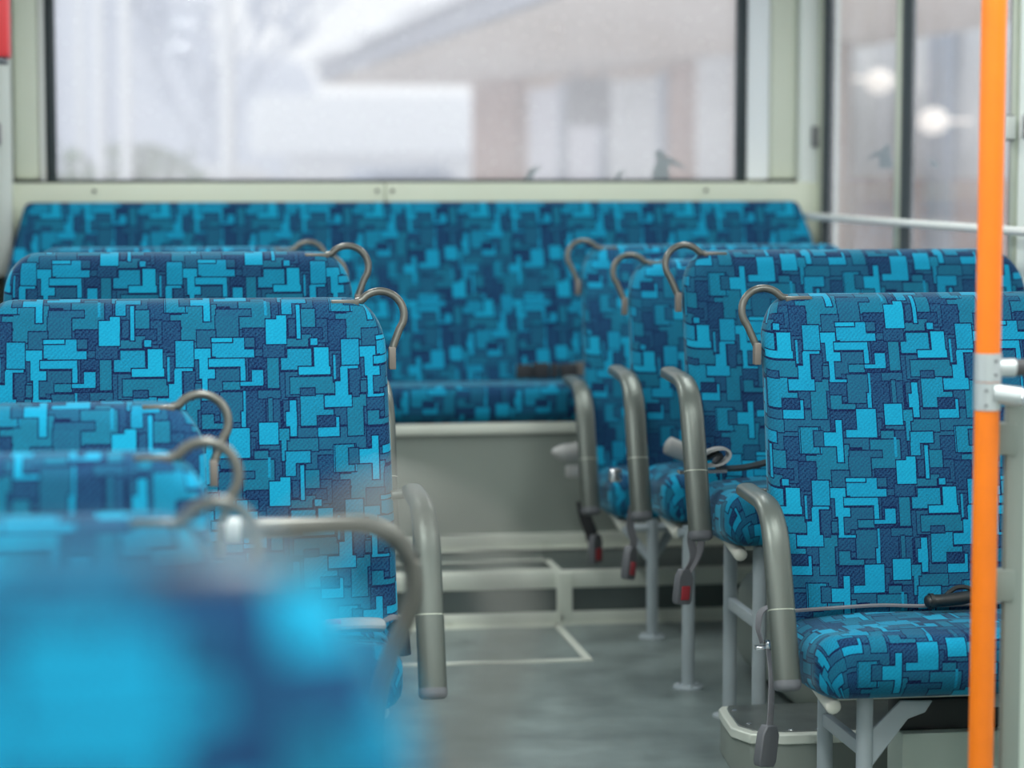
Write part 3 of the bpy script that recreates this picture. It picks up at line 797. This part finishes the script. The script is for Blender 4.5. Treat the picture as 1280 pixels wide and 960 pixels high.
# R4
strap(R4, [(1.225, 6.68, .36), (1.235, 6.68, .31), (1.25, 6.68, .27), (1.255, 6.68, .245)], .04, .003, (.9, .4, 0), M_STRAPD)
buckle_(R4, Vector((1.262, 6.68, .262)), tilt=-.05, s=.95, face=.8)
bm = bmesh.new(); tube(bm, smooth_path([(1.145, 6.72, .498), (1.16, 6.72, .494), (1.19, 6.72, .492), (1.225, 6.72, .497)], 4), .026, .02, side=(0, 0, 1), n=16, taper=lambda q: .25+.75*min(1, q*1.8)); obj('belt_stalk', bm, M_BUCKL, R4)
bm = bmesh.new(); box(bm, 1.185, 1.225, 6.71, 6.74, .42, .455, bev=.006); obj('metal_tongue', bm, M_BUCKL, R4)
# L1: buckle lying on the cushion
bm = bmesh.new()
tube(bm, smooth_path([(.315, 4.53, .425), (.35, 4.53, .432), (.40, 4.54, .432), (.44, 4.55, .428)], 4), .013, .028, side=(0, 0, 1), n=14, cap_round=.01)
b_ = obj('belt_buckle', bm, M_BUCKL, L1)
bm = bmesh.new(); box(bm, .335, .365, 4.508, 4.53, .437, .4465, bev=.003); obj('release_button', bm, M_RED, b_)
strap(L1, [(.44, 4.55, .432), (.47, 4.57, .436), (.49, 4.60, .42), (.495, 4.62, .38)], .03, .002, (0, 1, 0))
bm = bmesh.new(); tube(bm, [(.47, 4.60, .42), (.487, 4.59, .40), (.49, 4.59, .36)], .016, n=10); obj('belt_stalk', bm, M_BLACK, L1)

# ------------------------------------------------------------------ step box, wheel arch, heater
t = thing('step_box', 'low grey step box with aluminium edged chequer top in front of the wheel arch', 'step box', (1.7, 5.3, 0))
pl = [(1.275, 5.19), (1.262, 5.165), (1.255, 5.10), (1.245, 4.99), (1.27, 4.925), (1.34, 4.905), (XR-.02, 4.90), (XR-.02, 5.19)]
bm = bmesh.new(); prism(bm, pl, 'z', 0, .088); obj('body', bm, M_RISER, t, bevel=.004)
bm = bmesh.new(); prism(bm, [(x-.004 if x < 1.3 else x, y-.006 if y < 5 else y) for x, y in pl], 'z', .076, .098); o = obj('top_rim', bm, M_ALU, t, bevel=.003)
bm = bmesh.new(); prism(bm, [(1.285, 5.186), (1.275, 5.16), (1.268, 5.10), (1.26, 4.995), (1.283, 4.94), (1.345, 4.922), (XR-.03, 4.918), (XR-.03, 5.186)], 'z', .09, .1); obj('lid', bm, M_LID, t, bevel=.002)
bm = bmesh.new()
for k in range(9): disc(bm, (1.36+.06*k, 4.93, .100), .006, .003, 'z', 10)
for k in range(2): disc(bm, (1.285, 5.0+.13*k, .100), .006, .003, 'z', 10)
obj('rivets', bm, M_CHROME, t)
t = thing('wheel_arch', 'rounded grey wheel arch cover behind the legs of the second right seat', 'wheel arch', (1.9, 5.6, 0))
bm = bmesh.new()
box(bm, 1.50, XR-.005, 5.36, 6.05, 0, .285, bev=.09, seg=6); obj('cover', bm, M_RISER, t)
t = thing('heater_box', 'pale heater box on the floor under the nearest right seat', 'heater', (1.8, 4.75, 0))
bm = bmesh.new(); box(bm, 1.50, 2.05, 4.60, 4.70, 0, .165, bev=.004); obj('body', bm, M_PART, t)
bm = bmesh.new(); box(bm, 1.50, 2.05, 4.62, 4.70, .166, .23, bev=.004); obj('grille', bm, M_BLACK, t)

# ------------------------------------------------------------------ orange pole with fittings and partition
PX, PY = 1.394, 3.85
t = thing('grab_pole', 'bright orange floor to ceiling grab pole with a cast metal fitting', 'pole', (PX, PY, 0))
bm = bmesh.new(); tube(bm, [(PX, PY, .006), (PX, PY, ZC-.006)], .021, n=32); obj('pole', bm, M_ORANGE, t)
bm = bmesh.new(); disc(bm, (PX, PY, 0), .045, .01, 'z', 24); disc(bm, (PX, PY, ZC-.012), .045, .012, 'z', 24); obj('flange', bm, M_CAST, t)
bm = bmesh.new()
tube(bm, [(PX, PY, .945), (PX, PY, .992)], .0228, n=32); tube(bm, [(PX, PY, .897), (PX, PY, .9435)], .0228, n=32)
tube(bm, [(PX+.01, PY, .967), (PX+.046, PY-.002, .967)], .0155, n=20)
tube(bm, [(PX+.008, PY-.012, .925), (PX+.05, PY-.03, .920)], .0165, n=20)
f_ = obj('pole_fitting', bm, M_CAST, t)
bm = bmesh.new()
for dx, z in ((.006, .980), (.006, .957), (-.010, .931), (-.010, .906)): disc(bm, (PX+dx, PY-.0245, z), .0025, .004, 'y', 8)
obj('screw', bm, M_BUCK, f_)
bm = bmesh.new(); tube(bm, [(PX+.046, PY, .967), (2.22, PY, .967)], .0145, n=20); obj('upper_rail', bm, M_BUCKD, t)['label'] = 'dark grey rail'
bm = bmesh.new(); tube(bm, smooth_path([(PX+.04, PY-.027, .921), (PX+.09, PY-.045, .915), (PX+.16, PY-.06, .895), (PX+.30, PY-.07, .87), (2.20, PY-.07, .86)], 5), .014, n=20); obj('lower_rail', bm, M_CHROME, t)['label'] = 'chrome rail'
t = thing('partition_panel', 'grey green partition panel held by clips to the right of the orange pole', 'partition', (1.8, PY+.03, 0))
bm = bmesh.new()
pp = [(PX+.075, 0.02), (2.24, .02), (2.24, .93), (PX+.105, .93), (PX+.088, .922), (PX+.076, .90)]
prism(bm, pp, 'y', PY+.022, PY+.034); obj('panel', bm, M_PART, t)
bm = bmesh.new(); box(bm, PX+.043, PX+.076, PY+.018, PY+.038, .02, .905, bev=.004); obj('edge_channel', bm, M_CHAN, t)
for z in (.845, .595, .25):
    bm = bmesh.new(); box(bm, PX+.018, PX+.060, PY+.012, PY+.044, z-.027, z+.027, bev=.004); obj('clip', bm, M_CHAN, t)

# ------------------------------------------------------------------ curved guard rail beside the single seats
t = thing('guard_rail', 'bronze grey tubular guard rail curving down beside the middle single seat', 'rail', (.37, 3.45, 0))
bm = bmesh.new()
tube(bm, fillet([(.134, 3.45, .785), (.36, 3.45, .789), (.393, 3.45, .69), (.33, 3.45, .55), (.33, 3.45, .01)], [.07, .05, .08], 8), .0135, n=20)
obj('tube', bm, M_LOOP, t)
bm = bmesh.new(); tube(bm, [(.102, 3.45, .785), (.134, 3.45, .785)], .0175, n=24, sq=.6); obj('clamp', bm, M_CEIL, t)['label'] = 'white clamp sleeve'
bm = bmesh.new(); disc(bm, (.33, 3.45, 0), .04, .008, 'z', 18); obj('floor_flange', bm, M_CAST, t)

# ------------------------------------------------------------------ rails and box on the walls
t = thing('window_rail', 'slim bright rail running along the right side windows', 'rail', (XR-.1, 6.0, 1.14))
bm = bmesh.new(); tube(bm, [(2.20, 3.9, 1.14), (2.20, 7.89, 1.14)], .010, .0115, side=(1, 0, 0), n=14, cap_round=.006); obj('bar', bm, M_CEIL, t)
for y in (4.02, 6.0, 7.84):
    bm = bmesh.new(); tube(bm, [(2.20, y, 1.14), (XR-.001, y, 1.14)], .007, n=10); obj('bracket', bm, M_ALU, t)
t = thing('emergency_box', 'red box mounted high on the left wall', 'box', (XL, 7.0, 1.60))
bm = bmesh.new(); box(bm, XL+.002, -.358, 6.86, 7.02, 1.605, 1.98, bev=.01); obj('body', bm, M_RED, t)
bm = bmesh.new(); box(bm, XL+.002, -.368, 6.85, 7.03, 1.59, 1.604, bev=.003); obj('tray', bm, M_BUCK, t)
# grey silhouettes stuck on the glass
def sticker(name, pts, origin, plane, sc, label):
    bm = bmesh.new(); o3 = Vector(origin)
    P = [(o3.x+p[0]*sc, o3.z+p[1]*sc) if plane == 'y' else (o3.y+p[0]*sc*3.2, o3.z+p[1]*sc) for p in pts]
    a = o3.y if plane == 'y' else o3.x
    prism(bm, P, plane, a, a+.0008)
    o = obj(name, bm, M_STICK, None, smooth=False); recenter(o); tag(o, label, 'sticker', 'animal silhouettes on the windows'); return o
M_STICK = mat('grey sticker film', srgb(158, 166, 172), .6)
bird = [(0, 0), (.55, 0), (.5, .25), (.55, .45), (.95, .30), (1.0, .34), (.6, .62), (.42, .62), (.35, .8), (.15, .85), (.08, .72), (.15, .55), (.05, .3)]
leafy = [(0, 0), (.35, 0), (.45, .2), (.75, .55), (.7, .6), (.45, .45), (.3, .5), (.15, .2)]
sticker('bird_sticker', bird, (1.715, YR+.008, 1.263), 'y', .115, 'larger grey bird silhouette at the lower right of the rear window')
sticker('bird_sticker', leafy, (1.275, YR+.008, 1.263), 'y', .075, 'grey winged silhouette at the lower middle of the rear window')
sticker('bird_sticker', leafy, (1.585, YR+.008, 1.263), 'y', .05, 'tiny grey silhouette between the two others on the rear window')
sticker('bird_sticker', bird, (XR+.014, 7.18, 1.30), 'x', .085, 'grey bird silhouette on the far pane of the right side window')
sticker('bird_sticker', leafy, (XR+.014, 6.74, 1.30), 'x', .045, 'grey winged silhouette on the near pane of the right side window')

# ------------------------------------------------------------------ outside
M_GROUND = mat('pale light-bouncing ground', srgb(222, 224, 228), .5, 0, vary=.1, vscale=.3)  # ground lightened to near white so it bounces light onto things outside
M_SOFF = mat('soffit boards', srgb(232, 218, 204), .7)
M_FASC = mat('fascia', srgb(150, 156, 170), .6)
M_ROOF = mat('roof sheet', srgb(226, 228, 232), .5)
M_BRICK = mat('pale brown render', srgb(176, 132, 112), .8, 0, vary=.15, vscale=2)
M_BEIGE = mat('beige render', srgb(214, 184, 160), .8)
M_TERRA = mat('terracotta tile wall', srgb(196, 132, 92), .7, vary=.15, vscale=1)
M_PALE = mat('pale window film', srgb(232, 232, 244), .4)
M_BLUEG = mat('blue grey glazing bar', srgb(150, 166, 188), .5)
M_SIGN = mat('grey sign panel', srgb(70, 76, 90), .6)
M_WHITE = mat('white paint', srgb(236, 240, 244), .5)
M_CARB = mat('blue grey car paint', srgb(58, 84, 140), .3)
M_LEAF = mat('bush leaves', srgb(96, 128, 96), .8, vary=.3, vscale=4)
M_BARK = mat('bare branches', srgb(202, 210, 224), .9)
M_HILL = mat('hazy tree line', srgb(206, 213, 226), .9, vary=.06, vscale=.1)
M_WARM = mat('warm lamp glass', srgb(255, 240, 225), .5, emit=(1, .93, .86, 1), estr=1.0)
bm = bmesh.new(); box(bm, -60, 80, 8.6, 120, -.75, -.7); box(bm, 3.0, 80, -30, 8.6, -.75, -.7); box(bm, -60, -1.2, -30, 8.6, -.75, -.7); struct('ground', bm, M_GROUND, smooth=False)
# station building: roof with deep eaves
t = thing('station_building', 'low pale building with wide overhanging eaves behind the rear window', 'building', (8, 22, -.7))
bm = bmesh.new()
prism(bm, [(2.28, 30.5), (6.2, 30.5), (6.2, 9.5), (2.72, 9.5)], 'z', 2.34, 2.36); obj('soffit', bm, M_SOFF, t, smooth=False)
bm = bmesh.new()
prism(bm, [(2.22, 30.6), (2.26, 30.6), (2.70, 9.4), (2.66, 9.4)], 'z', 2.37, 2.56); prism(bm, [(2.26, 30.6), (6.2, 30.6), (6.2, 30.5), (2.26, 30.5)], 'z', 2.37, 2.50)
obj('fascia', bm, M_FASC, t, smooth=False)
bm = bmesh.new()
prism(bm, [(2.12, 30.7), (6.25, 30.7), (6.25, 9.3), (2.58, 9.3)], 'z', 2.57, 2.68); obj('roof', bm, M_ROOF, t, smooth=False)
wa, wb2 = Vector((4.15, 29.6)), Vector((5.75, 19.5))
def wp(s): return wa+(wb2-wa)*s
def wallseg(s0, s1, z0, z1, name, m, out=0.0):
    a, b = wp(s0), wp(s1); nrm = Vector((-(wb2-wa).y, (wb2-wa).x)).normalized()
    if nrm.x > 0: nrm = -nrm
    bm = bmesh.new()
    p = [a+nrm*out, b+nrm*out, b-nrm*.1, a-nrm*.1]; prism(bm, [(v.x, v.y) for v in p], 'z', z0, z1)
    return obj(name, bm, m, t, smooth=False)
wallseg(0, 1, -.7, 2.33, 'wall', M_BEIGE)
wallseg(0.0, .17, -.7, 2.33, 'column', M_BRICK, .12)
for s0, s1, m in ((.19, .30, M_PALE), (.33, .43, M_PALE), (.46, .60, M_WHITE)):
    wallseg(s0, s1, -.2, 2.2, 'window', m, .03); wallseg(s1+.003, s1+.022, -.2, 2.25, 'glazing_bar', M_BLUEG, .06)
wallseg(.63, .68, -.7, 2.3, 'column', M_BRICK, .05); wallseg(.70, .79, -.7, 2.33, 'column', M_WHITE, .05)
wallseg(.80, 1.0, -.7, 2.33, 'wall', M_BEIGE, .1)
sg = thing('hanging_sign', 'grey square sign hanging under the eaves', 'sign', (4.3, 24.2, 2.33))
bm = bmesh.new(); box(bm, 4.28, 4.72, 24.15, 24.25, 1.72, 2.22, bev=.02); obj('panel', bm, M_SIGN, sg)
bm = bmesh.new(); box(bm, 4.35, 4.38, 24.19, 24.21, 2.2, 2.338); box(bm, 4.62, 4.65, 24.19, 24.21, 2.2, 2.338); obj('hanger', bm, M_SIGN, sg)
# white hut / canopy in the middle distance
t = thing('white_shed', 'overexposed white flat roofed shed beyond the eaves', 'shed', (4, 46, -.7))
bm = bmesh.new(); box(bm, 2.2, 8.4, 45, 50, 1.55, 2.65, bev=.05); obj('roof', bm, M_WHITE, t)
bm = bmesh.new(); box(bm, 2.9, 6.2, 45.5, 49.5, -.7, 1.55); obj('wall', bm, M_ROOF, t, smooth=False)
# posts
for x, y, r, lb in ((.705, 20, .062, 'thick white post left of centre in the rear window'), (-.12, 21, .05, 'slim white post right of the pair at the left'), (-.36, 22, .045, 'slim white post left of the pair at the left'), (-.62, 26, .04, 'faint thin white post furthest left')):
    bm = bmesh.new(); tube(bm, [(x, y, -.7), (x, y, 6)], r, n=12); o = obj('street_post', bm, M_WHITE); recenter(o); tag(o, lb, 'post', 'white posts outside')
# cars
def car(lb, x, y, L_, W_, m, rot):
    t = thing('parked_car', lb, 'car', (x, y, -.7))
    SC = Matrix.Diagonal((1, 1, 1.4, 1))
    M = Matrix.Translation((x, y, -.7)) @ Matrix.Rotation(rot, 4, 'Z') @ SC
    bm = bmesh.new(); prism(bm, [(-L_/2, .3), (-L_/2, .75), (-L_*.44, .9), (-L_*.22, .98), (L_*.28, .98), (L_*.47, .85), (L_/2, .6), (L_/2, .3)], 'y', -W_/2, W_/2)
    for v in bm.verts: v.co = M @ v.co
    obj('body', bm, m, t, bevel=.05)
    bm = bmesh.new(); prism(bm, [(-L_*.42, .96), (-L_*.3, 1.42), (L_*.08, 1.45), (L_*.27, .96)], 'y', -W_*.44, W_*.44)
    for v in bm.verts: v.co = M @ v.co
    obj('cabin', bm, M_BLUEG if m is M_CARB else m, t, bevel=.05)
    for sx in (-.32, .32):
        for sy in (-1, 1):
            bm = bmesh.new(); tube(bm, [(sx*L_, sy*W_/2-.1, .32), (sx*L_, sy*W_/2+.1, .32)], .32, n=20)
            for v in bm.verts: v.co = M @ v.co
            obj('wheel', bm, M_BLACK, t)
car('pale blue grey car parked behind the rear window, right of the thick post', 4.0, 35, 2.9, 1.7, M_CARB, .1)
car('long white car parked behind the rear window, left of centre', .9, 32, 6.2, 1.8, M_WHITE, .05)
# bushes and a bare tree
def bush(lb, x, y, z, r):
    bm = bmesh.new(); rd = random.Random(int(x*100))
    for k in range(260):
        a, b_, q = rd.uniform(0, 2*PI), rd.uniform(0, PI/2), r*rd.uniform(.6, 1)
        c = Vector((x+q*math.cos(a)*math.cos(b_)*1.3, y+q*math.sin(a)*math.cos(b_), z+q*math.sin(b_)))
        s_ = r*.12; d1 = Vector((rd.uniform(-1, 1), rd.uniform(-1, 1), rd.uniform(-1, 1))).normalized()*s_; d2 = d1.orthogonal().normalized()*s_*.5
        bm.faces.new([bm.verts.new(c-d1), bm.verts.new(c+d2), bm.verts.new(c+d1), bm.verts.new(c-d2)])
    tube(bm, [(x, y, -.7), (x, y, z+.3)], .04, n=6)
    o = obj('bush', bm, M_LEAF, smooth=False); tag(recenter(o), lb, 'bush', 'bushes outside')
bush('pale green bush at the far left of the rear window', -1.15, 25, .6, 1.0)
bush('pale green bush right of the slim white posts', .0, 27.5, .55, 1.0)
def tree(lb, x, y, h):
    bm = bmesh.new(); rd = random.Random(5)
    def br(p, d, l, r, k):
        q = p+d*l; tube(bm, [p, (p+q)/2+Vector((rd.uniform(-.05, .05), 0, rd.uniform(-.05, .05)))*l, q], r, n=5, taper=lambda s_: 1-.4*s_)
        if k:
            for _ in range(4):
                br(p+d*l*rd.uniform(.5, 1), (d+Vector((rd.uniform(-.8, .8), rd.uniform(-.8, .8), rd.uniform(-.1, .6)))).normalized(), l*.68, r*.6, k-1)
    br(Vector((x, y, -.7)), Vector((-.03, 0, 1)), h*.42, h*.022, 4)
    o = obj('bare_tree', bm, M_BARK); tag(recenter(o), lb, 'tree')
tree('leafless tree blurred behind the thick white post', 1.35, 38, 6)
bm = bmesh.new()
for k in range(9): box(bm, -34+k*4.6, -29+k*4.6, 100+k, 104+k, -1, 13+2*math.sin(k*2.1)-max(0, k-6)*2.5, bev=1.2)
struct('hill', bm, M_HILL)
# building along the right side of the bus
t = thing('roadside_building', 'brown and glass shop front seen through the right side windows', 'building', (9, 22, -.7))
bm = bmesh.new(); box(bm, 7.0, 7.4, 12, 36, -.7, 1.20); obj('plinth_wall', bm, M_TERRA, t, smooth=False)
bm = bmesh.new(); box(bm, 7.05, 7.4, 12, 36, 1.201, 5.5); obj('glazed_front', bm, M_WHITE, t, smooth=False)
for y in (15, 17.5, 20.5, 24, 28.5, 34):
    bm = bmesh.new(); box(bm, 6.9, 6.99, y-.25, y+.25, -.7, 5.5); obj('pier', bm, M_WHITE if int(y) % 2 else M_BLUEG, t, smooth=False)
for k, (x, y, z, lb) in enumerate(((6.7, 23.05, 2.17, 'warm round lamp far left in the side window'), (6.7, 21.5, 2.09, 'warm round lamp beside the mullion of the side window'), (6.7, 19.96, 1.70, 'warm oval lamp low in the near pane of the side window'))):
    bm = bmesh.new(); bmesh.ops.create_uvsphere(bm, u_segments=20, v_segments=12, radius=.11)
    for v in bm.verts: v.co = Vector((x+v.co.x, y+v.co.y*2.2, z+v.co.z))
    tube(bm, [(x, y, z), (7.04, y, z)], .015, n=6)
    o = obj('wall_lamp', bm, M_WARM); tag(recenter(o), lb, 'lamp', 'warm lamps outside')
